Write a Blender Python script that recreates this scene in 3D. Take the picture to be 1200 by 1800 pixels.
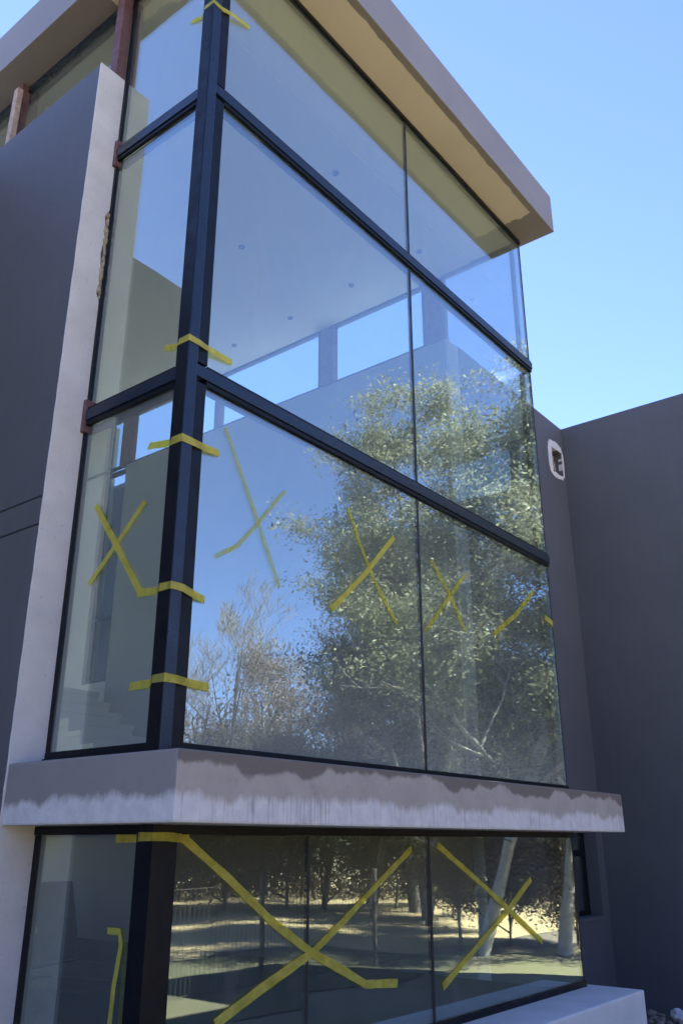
import bpy, bmesh, math, random
import numpy as np
from mathutils import Vector, Matrix

for o in list(bpy.data.objects):
    bpy.data.objects.remove(o, do_unlink=True)
SC = bpy.context.scene
COL = SC.collection
R = math.radians

# ------------------------------------------------------------------ camera, sky, sun, exposure
cd = bpy.data.cameras.new('camera')
cam = bpy.data.objects.new('camera', cd)
COL.objects.link(cam)
cd.sensor_fit = 'VERTICAL'
cd.sensor_height = 36.0
cd.lens = 36.0 * 1515.0 / 1800.0
cd.clip_start = 0.05
cd.clip_end = 2000
PITCH = math.atan(580 / 1515)
HEAD = R(38.3)
cam.location = (-2.641, -3.004, -0.078)
cam.rotation_euler = (R(90) + PITCH, 0, HEAD - R(90))
SC.camera = cam

SUN_EL, SUN_AZ = R(50), R(25)          # azimuth measured from +Y towards +X
world = bpy.data.worlds.new('World')
SC.world = world
world.use_nodes = True
wn = world.node_tree
bg = wn.nodes['Background']
sky = wn.nodes.new('ShaderNodeTexSky')
sky.sky_type = 'NISHITA'
sky.sun_disc = False
sky.sun_elevation = SUN_EL
sky.sun_rotation = SUN_AZ
sky.altitude = 3200
sky.air_density = 1.0
sky.dust_density = 0.05
sky.ozone_density = 2.0
tint = wn.nodes.new('ShaderNodeMix')
tint.data_type = 'RGBA'
tint.blend_type = 'MULTIPLY'
tint.inputs[0].default_value = 1.0
tint.inputs[7].default_value = (0.86, 0.855, 1.06, 1)
wn.links.new(sky.outputs[0], tint.inputs[6])
wn.links.new(tint.outputs[2], bg.inputs[0])
bg.inputs[1].default_value = 0.070

sl = bpy.data.lights.new('sun', 'SUN')
sl.energy = 5.0
sl.angle = R(0.5)
sl.color = (1.0, 0.95, 0.87)
sun = bpy.data.objects.new('sun', sl)
COL.objects.link(sun)
sd = Vector((math.sin(SUN_AZ) * math.cos(SUN_EL), math.cos(SUN_AZ) * math.cos(SUN_EL), math.sin(SUN_EL)))
sun.rotation_euler = (-sd).to_track_quat('-Z', 'Y').to_euler()

SC.view_settings.view_transform = 'Standard'
SC.view_settings.look = 'None'
SC.view_settings.exposure = 2.75
SC.view_settings.gamma = 1.0
SC.render.engine = 'CYCLES'
SC.cycles.max_bounces = 10
SC.cycles.diffuse_bounces = 5
SC.cycles.glossy_bounces = 5
SC.cycles.transparent_max_bounces = 40
SC.cycles.caustics_reflective = False
SC.cycles.caustics_refractive = False
SC.cycles.sample_clamp_indirect = 6
SC.cycles.use_denoising = True

# ------------------------------------------------------------------ materials
def new_mat(name):
    m = bpy.data.materials.new(name)
    m.use_nodes = True
    nt = m.node_tree
    b = nt.nodes['Principled BSDF']
    return m, nt, b

def N(nt, typ, **kw):
    n = nt.nodes.new(typ)
    for k, v in kw.items():
        setattr(n, k, v)
    return n

def coords(nt, scale=(1, 1, 1)):
    tc = N(nt, 'ShaderNodeTexCoord')
    mp = N(nt, 'ShaderNodeMapping')
    mp.inputs['Scale'].default_value = scale
    nt.links.new(tc.outputs['Object'], mp.inputs[0])
    return mp.outputs[0]

def noise(nt, vec, scale, detail=4, rough=0.6):
    n = N(nt, 'ShaderNodeTexNoise')
    n.inputs['Scale'].default_value = scale
    n.inputs['Detail'].default_value = detail
    n.inputs['Roughness'].default_value = rough
    nt.links.new(vec, n.inputs['Vector'])
    return n.outputs['Fac']

def ramp(nt, fac, stops):
    r = N(nt, 'ShaderNodeValToRGB')
    e = r.color_ramp.elements
    while len(e) < len(stops):
        e.new(0.5)
    for i, (p, c) in enumerate(stops):
        e[i].position = p
        e[i].color = (c, c, c, 1) if isinstance(c, (int, float)) else (*c, 1)
    nt.links.new(fac, r.inputs[0])
    return r.outputs[0]

def mixc(nt, fac, a, b, mode='MIX'):
    m = N(nt, 'ShaderNodeMix', data_type='RGBA', blend_type=mode)
    for sock, v in ((m.inputs[0], fac), (m.inputs[6], a), (m.inputs[7], b)):
        if isinstance(v, bpy.types.NodeSocket):
            nt.links.new(v, sock)
        elif isinstance(v, (int, float)):
            sock.default_value = v
        else:
            sock.default_value = (*v, 1)
    return m.outputs[2]

def math_n(nt, op, a, b=None, clamp=False):
    m = N(nt, 'ShaderNodeMath', operation=op, use_clamp=clamp)
    for i, v in enumerate((a, b)):
        if v is None:
            continue
        if isinstance(v, bpy.types.NodeSocket):
            nt.links.new(v, m.inputs[i])
        else:
            m.inputs[i].default_value = v
    return m.outputs[0]

def bump(nt, b, height, strength=0.2, dist=0.01):
    n = N(nt, 'ShaderNodeBump')
    n.inputs['Strength'].default_value = strength
    n.inputs['Distance'].default_value = dist
    nt.links.new(height, n.inputs['Height'])
    nt.links.new(n.outputs[0], b.inputs['Normal'])

def rough_mat(name, c1, c2, scale=3, rough=0.8, bscale=90, bstr=0.15, spec=0.5, detail=6):
    m, nt, b = new_mat(name)
    v = coords(nt)
    f = noise(nt, v, scale, detail)
    c = mixc(nt, ramp(nt, f, [(0.3, 0), (0.7, 1)]), c1, c2)
    nt.links.new(c, b.inputs['Base Color'])
    b.inputs['Roughness'].default_value = rough
    b.inputs['Specular IOR Level'].default_value = spec
    bump(nt, b, noise(nt, v, bscale, 3), bstr, 0.004)
    return m

def metal_paint(name, c, rough=0.35, c2=None, spec=0.5):
    m, nt, b = new_mat(name)
    v = coords(nt)
    f = noise(nt, v, 14, 5)
    nt.links.new(mixc(nt, ramp(nt, f, [(0.4, 0), (0.75, 1)]), c, c2 or tuple(x * 1.5 for x in c)), b.inputs['Base Color'])
    nt.links.new(ramp(nt, noise(nt, v, 6, 4), [(0.3, rough * 0.8), (0.7, min(1, rough * 1.5))]), b.inputs['Roughness'])
    b.inputs['Specular IOR Level'].default_value = spec
    return m

M = {}
def grey_render_mat():
    m, nt, b = new_mat('grey_render')
    v = coords(nt)
    big = ramp(nt, noise(nt, v, 0.6, 4, 0.55), [(0.3, 0), (0.7, 1)])
    c = mixc(nt, big, (0.092, 0.094, 0.101), (0.117, 0.118, 0.125))
    vs = coords(nt, (6, 6, 0.5))
    streak = ramp(nt, noise(nt, vs, 1.4, 6, 0.65), [(0.52, 0), (0.75, 0.35)])
    c = mixc(nt, streak, c, (0.136, 0.141, 0.154))
    nt.links.new(c, b.inputs['Base Color'])
    b.inputs['Roughness'].default_value = 0.62
    pat = ramp(nt, noise(nt, v, 2.3, 7, 0.68), [(0.45, 0), (0.62, 0.28)])
    c = mixc(nt, pat, c, (0.088, 0.090, 0.100))
    nt.links.new(c, b.inputs['Base Color'])
    hh = math_n(nt, 'ADD', math_n(nt, 'MULTIPLY', noise(nt, v, 150, 3), 0.5), math_n(nt, 'MULTIPLY', noise(nt, v, 9, 5), 1.2))
    bump(nt, b, hh, 0.35, 0.004)
    return m
M['render'] = grey_render_mat()

def white_plaster_mat():
    m, nt, b = new_mat('white_plaster')
    v = coords(nt)
    a = ramp(nt, noise(nt, v, 3.0, 7, 0.7), [(0.32, 0), (0.68, 1)])
    c = mixc(nt, a, (0.62, 0.60, 0.575), (0.76, 0.74, 0.71))
    sp = ramp(nt, noise(nt, v, 24, 3, 0.6), [(0.62, 0), (0.74, 0.5)])
    c = mixc(nt, sp, c, (0.36, 0.34, 0.33))
    nt.links.new(c, b.inputs['Base Color'])
    b.inputs['Roughness'].default_value = 0.85
    bump(nt, b, noise(nt, v, 60, 5), 0.35, 0.006)
    return m
M['plaster'] = white_plaster_mat()

def slab_mat():
    # cement-plastered edge: raw white lower band with drips, grey skim above, brown damp patch along the top of the front
    m, nt, b = new_mat('slab_plaster')
    v = coords(nt)
    sx = N(nt, 'ShaderNodeSeparateXYZ')
    nt.links.new(v, sx.inputs[0])
    z = sx.outputs['Z']
    n1 = noise(nt, coords(nt, (2.2, 2.2, 1.0)), 2.2, 8, 0.62)
    n2 = noise(nt, coords(nt, (17, 17, 2.0)), 1.0, 7, 0.72)
    edge = math_n(nt, 'ADD', z, math_n(nt, 'MULTIPLY', math_n(nt, 'SUBTRACT', n1, 0.5), 0.20))
    frontw = math_n(nt, 'LESS_THAN', sx.outputs['Y'], 0.004)
    edge = math_n(nt, 'ADD', edge, math_n(nt, 'MULTIPLY', math_n(nt, 'MULTIPLY', math_n(nt, 'SUBTRACT', n2, 0.5), 0.05), frontw))
    low = ramp(nt, edge, [(0.100, 0), (0.138, 1)])
    white = mixc(nt, ramp(nt, noise(nt, v, 12, 6), [(0.3, 0), (0.7, 1)]), (0.56, 0.545, 0.535), (0.70, 0.685, 0.665))
    drip = ramp(nt, math_n(nt, 'MULTIPLY', noise(nt, coords(nt, (38, 38, 2.2)), 1.0, 5, 0.7), math_n(nt, 'ADD', noise(nt, v, 1.7, 3), 0.5)), [(0.52, 0), (0.70, 0.6)])
    white = mixc(nt, math_n(nt, 'MULTIPLY', drip, frontw), white, (0.22, 0.21, 0.21))
    cem = mixc(nt, ramp(nt, noise(nt, v, 4, 7, 0.65), [(0.3, 0), (0.7, 1)]), (0.345, 0.315, 0.28), (0.425, 0.39, 0.35))
    n3 = noise(nt, coords(nt, (1.4, 1.4, 0.7)), 2.6, 5, 0.5)
    top = math_n(nt, 'ADD', z, math_n(nt, 'MULTIPLY', math_n(nt, 'SUBTRACT', n3, 0.5), 0.25))
    wet = math_n(nt, 'MULTIPLY', ramp(nt, top, [(0.248, 0), (0.268, 1)]), frontw)
    cem = mixc(nt, ramp(nt, noise(nt, v, 9, 6, 0.7), [(0.55, 0), (0.72, 0.45)]), cem, (0.20, 0.185, 0.17))
    cem = mixc(nt, wet, cem, (0.165, 0.145, 0.125))
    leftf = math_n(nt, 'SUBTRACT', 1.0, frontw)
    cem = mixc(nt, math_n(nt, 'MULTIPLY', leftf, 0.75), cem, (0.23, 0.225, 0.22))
    c = mixc(nt, low, white, cem)
    nt.links.new(c, b.inputs['Base Color'])
    b.inputs['Roughness'].default_value = 0.85
    h = math_n(nt, 'ADD', math_n(nt, 'MULTIPLY', low, 0.5), math_n(nt, 'MULTIPLY', noise(nt, v, 45, 5), 0.5))
    bump(nt, b, h, 0.5, 0.008)
    return m
M['slab'] = slab_mat()

def roof_mat():
    # mauve-grey painted concrete; the front soffit is bare beige plaster that stops at ragged paint edges
    m, nt, b = new_mat('roof_paint')
    v = coords(nt)
    sx = N(nt, 'ShaderNodeSeparateXYZ')
    nt.links.new(v, sx.inputs[0])
    n1 = noise(nt, v, 5.0, 6, 0.6)
    w = math_n(nt, 'MULTIPLY', math_n(nt, 'SUBTRACT', n1, 0.5), 0.30)
    xx = math_n(nt, 'ADD', sx.outputs['X'], w)
    yy = math_n(nt, 'ADD', sx.outputs['Y'], math_n(nt, 'MULTIPLY', w, 0.2))
    inx = math_n(nt, 'MULTIPLY', math_n(nt, 'GREATER_THAN', xx, 0.03), math_n(nt, 'LESS_THAN', xx, 4.44))
    iny = math_n(nt, 'MULTIPLY', math_n(nt, 'GREATER_THAN', yy, 0.03), math_n(nt, 'LESS_THAN', yy, 1.50))
    inz = math_n(nt, 'LESS_THAN', sx.outputs['Z'], 6.195)
    fac = math_n(nt, 'MULTIPLY', math_n(nt, 'MULTIPLY', inx, iny), inz)
    paint = mixc(nt, ramp(nt, noise(nt, v, 1.2, 4), [(0.3, 0), (0.7, 1)]), (0.210, 0.205, 0.222), (0.245, 0.238, 0.252))
    beige = mixc(nt, ramp(nt, noise(nt, v, 1.5, 5), [(0.3, 0), (0.7, 1)]), (0.60, 0.575, 0.54), (0.67, 0.645, 0.605))
    nt.links.new(mixc(nt, fac, paint, beige), b.inputs['Base Color'])
    b.inputs['Roughness'].default_value = 0.75
    bump(nt, b, noise(nt, v, 90, 4), 0.2, 0.004)
    return m
M['roof'] = roof_mat()

M['inner'] = rough_mat('inner_plaster', (0.66, 0.66, 0.61), (0.73, 0.73, 0.68), 1.2, 0.85, 70, 0.1)
M['bay_wall'] = rough_mat('grey_green_wall', (0.29, 0.325, 0.315), (0.34, 0.375, 0.365), 0.9, 0.8, 70, 0.1)  # darker and greener than the other inner plaster
M['ceil'] = rough_mat('ceiling_paint', (0.70, 0.72, 0.72), (0.76, 0.78, 0.78), 0.8, 0.8, 60, 0.05)
M['strip'] = rough_mat('cove_paint', (0.86, 0.86, 0.84), (0.90, 0.90, 0.88), 0.8, 0.8, 60, 0.05)
M['screed'] = rough_mat('screed_floor', (0.20, 0.19, 0.175), (0.28, 0.265, 0.24), 2.0, 0.9, 40, 0.3)
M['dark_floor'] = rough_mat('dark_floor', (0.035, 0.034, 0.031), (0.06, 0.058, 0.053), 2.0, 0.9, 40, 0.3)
M['ledge'] = rough_mat('ledge_plaster', (0.62, 0.62, 0.61), (0.74, 0.74, 0.73), 3.5, 0.85, 60, 0.35)
M['navy'] = metal_paint('navy_steel', (0.005, 0.013, 0.030), 0.28, (0.008, 0.019, 0.040))
M['black'] = metal_paint('black_aluminium', (0.003, 0.004, 0.007), 0.38, (0.006, 0.008, 0.012), 0.25)
M['seal'] = rough_mat('silicone_joint', (0.010, 0.012, 0.016), (0.022, 0.025, 0.03), 20, 0.5, 80, 0.2)
M['oxide'] = metal_paint('red_oxide_primer', (0.12, 0.055, 0.055), 0.6, (0.17, 0.095, 0.095))
M['wood'] = rough_mat('weathered_wood', (0.30, 0.20, 0.15), (0.50, 0.40, 0.33), 18, 0.85, 50, 0.4)
M['foam'] = rough_mat('expanding_foam', (0.20, 0.15, 0.09), (0.42, 0.36, 0.27), 25, 0.95, 30, 0.9)
M['brick'] = rough_mat('raw_brick', (0.26, 0.19, 0.145), (0.42, 0.34, 0.27), 16, 0.95, 50, 0.7)
M['board'] = rough_mat('cement_board', (0.10, 0.11, 0.10), (0.15, 0.16, 0.15), 4, 0.8, 40, 0.1)
M['card'] = rough_mat('cardboard', (0.25, 0.22, 0.17), (0.34, 0.30, 0.24), 4, 0.9, 40, 0.1)
M['spot'] = rough_mat('downlight_trim', (0.03, 0.03, 0.035), (0.05, 0.05, 0.05), 4, 0.5, 40, 0.0)
M['stone'] = rough_mat('rubble_stone', (0.16, 0.13, 0.10), (0.32, 0.27, 0.22), 6, 0.95, 30, 0.8)
M['bag'] = rough_mat('white_lump', (0.60, 0.59, 0.57), (0.70, 0.69, 0.67), 6, 0.9, 20, 0.5)

def glass_mat(name, f0=0.25, low_haze=False):
    m = bpy.data.materials.new(name)
    m.use_nodes = True
    nt = m.node_tree
    nt.nodes.clear()
    out = N(nt, 'ShaderNodeOutputMaterial')
    geo = N(nt, 'ShaderNodeNewGeometry')
    dot = N(nt, 'ShaderNodeVectorMath', operation='DOT_PRODUCT')
    nt.links.new(geo.outputs['Normal'], dot.inputs[0])
    nt.links.new(geo.outputs['Incoming'], dot.inputs[1])
    tcw = N(nt, 'ShaderNodeTexCoord')
    bw = N(nt, 'ShaderNodeBump')
    bw.inputs['Strength'].default_value = 1.0
    bw.inputs['Distance'].default_value = 0.0022
    nt.links.new(noise(nt, tcw.outputs['Object'], 1.3, 1, 0.4), bw.inputs['Height'])
    c = math_n(nt, 'ABSOLUTE', dot.outputs['Value'])
    p = math_n(nt, 'POWER', math_n(nt, 'SUBTRACT', 1.0, c, True), 5.0)
    fac = math_n(nt, 'ADD', math_n(nt, 'MULTIPLY', p, 1 - f0), f0, True)
    tr = N(nt, 'ShaderNodeBsdfTransparent')
    tr.inputs[0].default_value = (0.91, 0.955, 0.94, 1)
    gl = N(nt, 'ShaderNodeBsdfGlossy')
    gl.inputs['Roughness'].default_value = 0.0
    nt.links.new(bw.outputs[0], gl.inputs['Normal'])
    gl.inputs['Color'].default_value = (0.88, 1.0, 0.98, 1)
    mx = N(nt, 'ShaderNodeMixShader')
    nt.links.new(fac, mx.inputs[0])
    nt.links.new(tr.outputs[0], mx.inputs[1])
    nt.links.new(gl.outputs[0], mx.inputs[2])
    last = mx.outputs[0]
    # dusty smears in a thin film, thickened to paint pale haze over the pane
    tc = N(nt, 'ShaderNodeTexCoord')
    mp = N(nt, 'ShaderNodeMapping')
    mp.inputs['Scale'].default_value = (3, 3, 0.7)
    nt.links.new(tc.outputs['Object'], mp.inputs[0])
    n1 = noise(nt, mp.outputs[0], 1.6, 6, 0.65)
    film = ramp(nt, n1, [(0.32, 0.022), (0.60, 0.040), (0.78, 0.085)])
    if low_haze:
        sx = N(nt, 'ShaderNodeSeparateXYZ')
        nt.links.new(tc.outputs['Object'], sx.inputs[0])
        zz = math_n(nt, 'ADD', sx.outputs['Z'], math_n(nt, 'MULTIPLY', math_n(nt, 'SUBTRACT', n1, 0.5), 0.25))
        low = ramp(nt, zz, [(0.38, 0.16), (0.62, 0.10), (1.0, 0.02)])  # low band of painted haze, palest at the foot of the panes
        film = math_n(nt, 'ADD', film, low)
    d = N(nt, 'ShaderNodeBsdfDiffuse')
    d.inputs[0].default_value = (0.55, 0.55, 0.50, 1)
    mx2 = N(nt, 'ShaderNodeMixShader')
    nt.links.new(film, mx2.inputs[0])
    nt.links.new(last, mx2.inputs[1])
    nt.links.new(d.outputs[0], mx2.inputs[2])
    nt.links.new(mx2.outputs[0], out.inputs[0])
    return m
M['glass'] = glass_mat('window_glass')
M['glass_clear'] = glass_mat('clear_window_glass', 0.02)
M['glass_low'] = glass_mat('hazed_window_glass', low_haze=True)

def tape_mat(name='yellow_tape', transp=0.48, filt=(0.95, 0.88, 0.25)):
    m, nt, b = new_mat(name)
    v = coords(nt)
    f = noise(nt, v, 26, 4)
    nt.links.new(mixc(nt, ramp(nt, f, [(0.3, 0), (0.7, 1)]), (0.74, 0.70, 0.13), (0.86, 0.82, 0.24)), b.inputs['Base Color'])
    b.inputs['Roughness'].default_value = 0.4
    tl = N(nt, 'ShaderNodeBsdfTranslucent')
    tl.inputs[0].default_value = (0.75, 0.66, 0.05, 1)
    mx = N(nt, 'ShaderNodeMixShader')
    mx.inputs[0].default_value = 0.35
    out = nt.nodes['Material Output']
    nt.links.new(b.outputs[0], mx.inputs[1])
    nt.links.new(tl.outputs[0], mx.inputs[2])
    tp = N(nt, 'ShaderNodeBsdfTransparent')
    tp.inputs[0].default_value = (*filt, 1)
    m2 = N(nt, 'ShaderNodeMixShader')
    nt.links.new(ramp(nt, noise(nt, v, 9, 4), [(0.35, transp - 0.12), (0.65, transp + 0.12)]), m2.inputs[0])
    nt.links.new(mx.outputs[0], m2.inputs[1])
    nt.links.new(tp.outputs[0], m2.inputs[2])
    nt.links.new(m2.outputs[0], out.inputs[0])
    bump(nt, b, noise(nt, v, 38, 4), 0.9, 0.006)
    return m
M['tape'] = tape_mat()
M['tape_veiled'] = tape_mat('veiled_yellow_tape', 0.70, (0.96, 0.93, 0.55))  # extra transparency stands in for reflections veiling the strip
M['tape_pale'] = tape_mat('pale_yellow_tape', 0.84, (0.97, 0.96, 0.80))  # clearer still, for strips nearly lost under the mirrored sky

def leaf_mat(name, stops, transl=0.42):
    m, nt, b = new_mat(name)
    geo = N(nt, 'ShaderNodeNewGeometry')
    c = ramp(nt, geo.outputs['Random Per Island'], stops)
    nt.links.new(c, b.inputs['Base Color'])
    b.inputs['Roughness'].default_value = 0.55
    tl = N(nt, 'ShaderNodeBsdfTranslucent')
    nt.links.new(c, tl.inputs[0])
    mx = N(nt, 'ShaderNodeMixShader')
    mx.inputs[0].default_value = transl
    nt.links.new(b.outputs[0], mx.inputs[1])
    nt.links.new(tl.outputs[0], mx.inputs[2])
    nt.links.new(mx.outputs[0], nt.nodes['Material Output'].inputs[0])
    return m
M['gum'] = leaf_mat('gum_leaves', [(0.0, (0.085, 0.095, 0.048)), (0.45, (0.205, 0.215, 0.115)), (1.0, (0.43, 0.43, 0.27))])
M['cedar'] = leaf_mat('cedar_leaves', [(0.0, (0.022, 0.034, 0.022)), (1.0, (0.050, 0.066, 0.038))])
M['dry'] = leaf_mat('dry_leaves', [(0.0, (0.09, 0.060, 0.038)), (0.6, (0.18, 0.13, 0.09)), (1.0, (0.26, 0.20, 0.15))])
M['wood_bg'] = leaf_mat('woodland_leaves', [(0.0, (0.045, 0.038, 0.020)), (0.55, (0.11, 0.088, 0.050)), (1.0, (0.24, 0.19, 0.125))])
M['bark_pale'] = rough_mat('pale_bark', (0.36, 0.33, 0.28), (0.55, 0.52, 0.46), 5, 0.85, 25, 0.5)
M['bark'] = rough_mat('brown_bark', (0.085, 0.070, 0.055), (0.15, 0.13, 0.105), 6, 0.9, 25, 0.6)
M['bark_grey'] = rough_mat('grey_bark', (0.20, 0.175, 0.15), (0.30, 0.265, 0.23), 6, 0.9, 25, 0.6)
M['wire'] = metal_paint('rusty_wire', (0.07, 0.06, 0.05), 0.8)

def ground_mat():
    m, nt, b = new_mat('dry_soil')
    v = coords(nt)
    a = ramp(nt, noise(nt, v, 0.35, 8, 0.65), [(0.35, 0), (0.65, 1)])
    c = mixc(nt, a, (0.13, 0.11, 0.08), (0.19, 0.16, 0.118))
    g = ramp(nt, noise(nt, v, 0.12, 6, 0.6), [(0.5, 0), (0.62, 1)])
    c = mixc(nt, g, c, (0.15, 0.14, 0.065))
    c = mixc(nt, ramp(nt, noise(nt, v, 14, 5), [(0.55, 0), (0.7, 0.6)]), c, (0.13, 0.10, 0.07))
    nt.links.new(c, b.inputs['Base Color'])
    b.inputs['Roughness'].default_value = 0.95
    bump(nt, b, noise(nt, v, 12, 8), 0.6, 0.03)
    return m
M['soil'] = ground_mat()
def lawn_mat():
    m, nt, b = new_mat('winter_lawn')
    v = coords(nt)
    a = ramp(nt, noise(nt, v, 0.5, 8, 0.6), [(0.35, 0), (0.65, 1)])
    c = mixc(nt, a, (0.38, 0.29, 0.15), (0.48, 0.375, 0.205))
    c = mixc(nt, ramp(nt, noise(nt, v, 22, 5), [(0.5, 0), (0.75, 0.6)]), c, (0.24, 0.19, 0.09))
    nt.links.new(c, b.inputs['Base Color'])
    b.inputs['Roughness'].default_value = 0.95
    bump(nt, b, noise(nt, v, 30, 6), 0.7, 0.03)
    return m
M['lawn'] = lawn_mat()

# ------------------------------------------------------------------ mesh helpers
def add_box(bm, a, b, bev=0.0):
    a, b = Vector(a), Vector(b)
    lo = Vector(map(min, a, b)); hi = Vector(map(max, a, b))
    r = bmesh.ops.create_cube(bm, size=1.0)
    vs = r['verts']
    for v in vs:
        v.co = Vector((lo[i] + (v.co[i] + 0.5) * (hi[i] - lo[i]) for i in range(3)))
    if bev > 0:
        es = list({e for v in vs for e in v.link_edges})
        bmesh.ops.bevel(bm, geom=es, offset=bev, segments=2, affect='EDGES', profile=0.6)

def add_bar(bm, p, q, w, h, upv=(0, 0, 1)):
    p, q = Vector(p), Vector(q)
    d = (q - p)
    L = d.length
    d.normalize()
    u = Vector(upv)
    s = d.cross(u)
    if s.length < 1e-4:
        s = d.cross(Vector((1, 0, 0)))
    s.normalize()
    u = s.cross(d)
    vs = []
    for t in (p, q):
        for (i, j) in ((-1, -1), (1, -1), (1, 1), (-1, 1)):
            vs.append(bm.verts.new(t + s * (i * w / 2) + u * (j * h / 2)))
    for f in ((0, 1, 2, 3), (7, 6, 5, 4), (0, 4, 5, 1), (1, 5, 6, 2), (2, 6, 7, 3), (3, 7, 4, 0)):
        bm.faces.new([vs[k] for k in f])

def link(name, me, m, parent=None, smooth=False):
    me.name = name
    me.materials.append(m)
    if smooth:
        me.polygons.foreach_set('use_smooth', [True] * len(me.polygons))
    o = bpy.data.objects.new(name, me)
    COL.objects.link(o)
    if parent:
        o.parent = parent
    return o

def build(name, bm, m, parent=None, smooth=False):
    bmesh.ops.recalc_face_normals(bm, faces=bm.faces)
    me = bpy.data.meshes.new(name)
    bm.to_mesh(me)
    bm.free()
    return link(name, me, m, parent, smooth)

def box(name, a, b, m, parent=None, bev=0.0):
    bm = bmesh.new()
    add_box(bm, a, b, bev)
    return build(name, bm, m, parent)

def boxes(name, lst, m, parent=None, bev=0.0):
    bm = bmesh.new()
    for a, b in lst:
        add_box(bm, a, b, bev)
    return build(name, bm, m, parent)

def empty(name, loc=(0, 0, 0), parent=None):
    o = bpy.data.objects.new(name, None)
    o.empty_display_size = 0.3
    COL.objects.link(o)
    o.location = loc
    if parent:
        o.parent = parent
    return o

def tag(o, label=None, cat=None, group=None, kind=None):
    for k, v in (('label', label), ('category', cat), ('group', group), ('kind', kind)):
        if v:
            o[k] = v
    return o

def np_mesh(name, verts, quads=None, tris=None):
    me = bpy.data.meshes.new(name)
    nq = 0 if quads is None else len(quads)
    nt_ = 0 if tris is None else len(tris)
    me.vertices.add(len(verts))
    me.vertices.foreach_set('co', np.asarray(verts, np.float32).ravel())
    idx = []
    if nq:
        idx.append(np.asarray(quads, np.int32).ravel())
    if nt_:
        idx.append(np.asarray(tris, np.int32).ravel())
    idx = np.concatenate(idx)
    me.loops.add(len(idx))
    me.loops.foreach_set('vertex_index', idx)
    me.polygons.add(nq + nt_)
    starts = np.concatenate([np.arange(nq) * 4, nq * 4 + np.arange(nt_) * 3]).astype(np.int32)
    me.polygons.foreach_set('loop_start', starts)
    me.update(calc_edges=True)
    me.validate()
    return me

# ------------------------------------------------------------------ the ground
GZ = -1.81
bm = bmesh.new()
bmesh.ops.create_grid(bm, x_segments=60, y_segments=60, size=400)
rng = random.Random(2)
for v in bm.verts:
    v.co.z = GZ
g = build('ground', bm, M['soil']); g['kind'] = 'structure'
bm = bmesh.new()
rs = random.Random(5)
pts = []
for (x0, y0, x1, y1, n) in ((-30, -5.3, 40, -5.3, 60), (40, -5.3, 40, -40, 4), (40, -40, -30, -40, 10), (-30, -40, -30, -5.3, 4)):
    for i in range(n):
        t = i / n
        j = rs.uniform(-0.35, 0.35) if n == 60 else 0
        pts.append(bm.verts.new((x0 + (x1 - x0) * t, y0 + (y1 - y0) * t + j, GZ + 0.006)))
bm.faces.new(pts)
lawn = build('lawn', bm, M['lawn']); lawn['kind'] = 'structure'
M['verge'] = rough_mat('shade_toned_verge', (0.060, 0.062, 0.032), (0.110, 0.098, 0.055), 0.8, 0.95, 20, 0.7)  # dark olive in the grass colour stands in for foreground shade
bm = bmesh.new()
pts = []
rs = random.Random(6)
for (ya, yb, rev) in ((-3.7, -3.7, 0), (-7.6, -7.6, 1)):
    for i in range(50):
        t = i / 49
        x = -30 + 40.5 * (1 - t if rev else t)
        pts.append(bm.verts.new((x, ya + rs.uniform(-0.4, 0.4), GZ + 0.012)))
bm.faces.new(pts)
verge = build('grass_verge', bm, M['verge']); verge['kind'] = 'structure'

# ------------------------------------------------------------------ the house
H = tag(empty('house', (2.4, 3.0, GZ)), 'grey rendered house with a tall wraparound glass corner under a flat roof', 'house')
H.matrix_world = Matrix.Translation((0, 0, 0))
G, L, YJ, W, TOP = 0.350, 0.222, 1.335, 4.79, 5.30
BACK = 8.6

def shell(name, a, b, m, bev=0.0):
    return box(name, a, b, m, H, bev)

# left wall with white end face
shell('wall', (0.0, YJ + 0.012, GZ), (0.26, BACK, TOP), M['render'], 0.006)
bm = bmesh.new()
# ragged plaster skin over the end of the left wall
zs = np.linspace(GZ, TOP + 0.004, 90)
rj = random.Random(11)
prev = None
rows = []
for z in zs:
    x0 = -0.003 + rj.uniform(-0.0015, 0.0015)
    x1 = 0.222 + rj.uniform(-0.003, 0.003)
    if 3.35 < z < 4.05:
        x1 -= 0.018 + 0.03 * abs(math.sin(z * 9)) * rj.uniform(0.4, 1)
    rows.append([bm.verts.new((x0, YJ, z)), bm.verts.new((x1, YJ, z)), bm.verts.new((x1, YJ + 0.012, z)), bm.verts.new((x0, YJ + 0.012, z))])
for r0, r1 in zip(rows[:-1], rows[1:]):
    for k in range(4):
        bm.faces.new((r0[k], r0[(k + 1) % 4], r1[(k + 1) % 4], r1[k]))
bm.faces.new(rows[0]); bm.faces.new(rows[-1])
jm = build('wall_end', bm, M['plaster'], H)
jm['label'] = 'white plastered end of the left wall'
bm = bmesh.new()
for k in range(26):
    z = 3.36 + k * 0.027
    r = rj.uniform(0.012, 0.024)
    x = 0.214 + rj.uniform(-0.012, 0.004)
    mt = Matrix.Translation((x, YJ - 0.001 + rj.uniform(-0.006, 0.004), z)) @ Matrix.Diagonal((r, r * 0.8, r * 1.3, 1))
    bmesh.ops.create_icosphere(bm, subdivisions=2, radius=1, matrix=mt)
build('foam_bead', bm, M['foam'], H, True)
# two shallow scored joints on the left wall
boxes('score_line', [((-0.0025, YJ + 0.02, 1.852), (0.004, BACK, 1.862)), ((-0.0025, YJ + 0.02, 1.672), (0.004, BACK, 1.682))], M['seal'], H)

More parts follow.
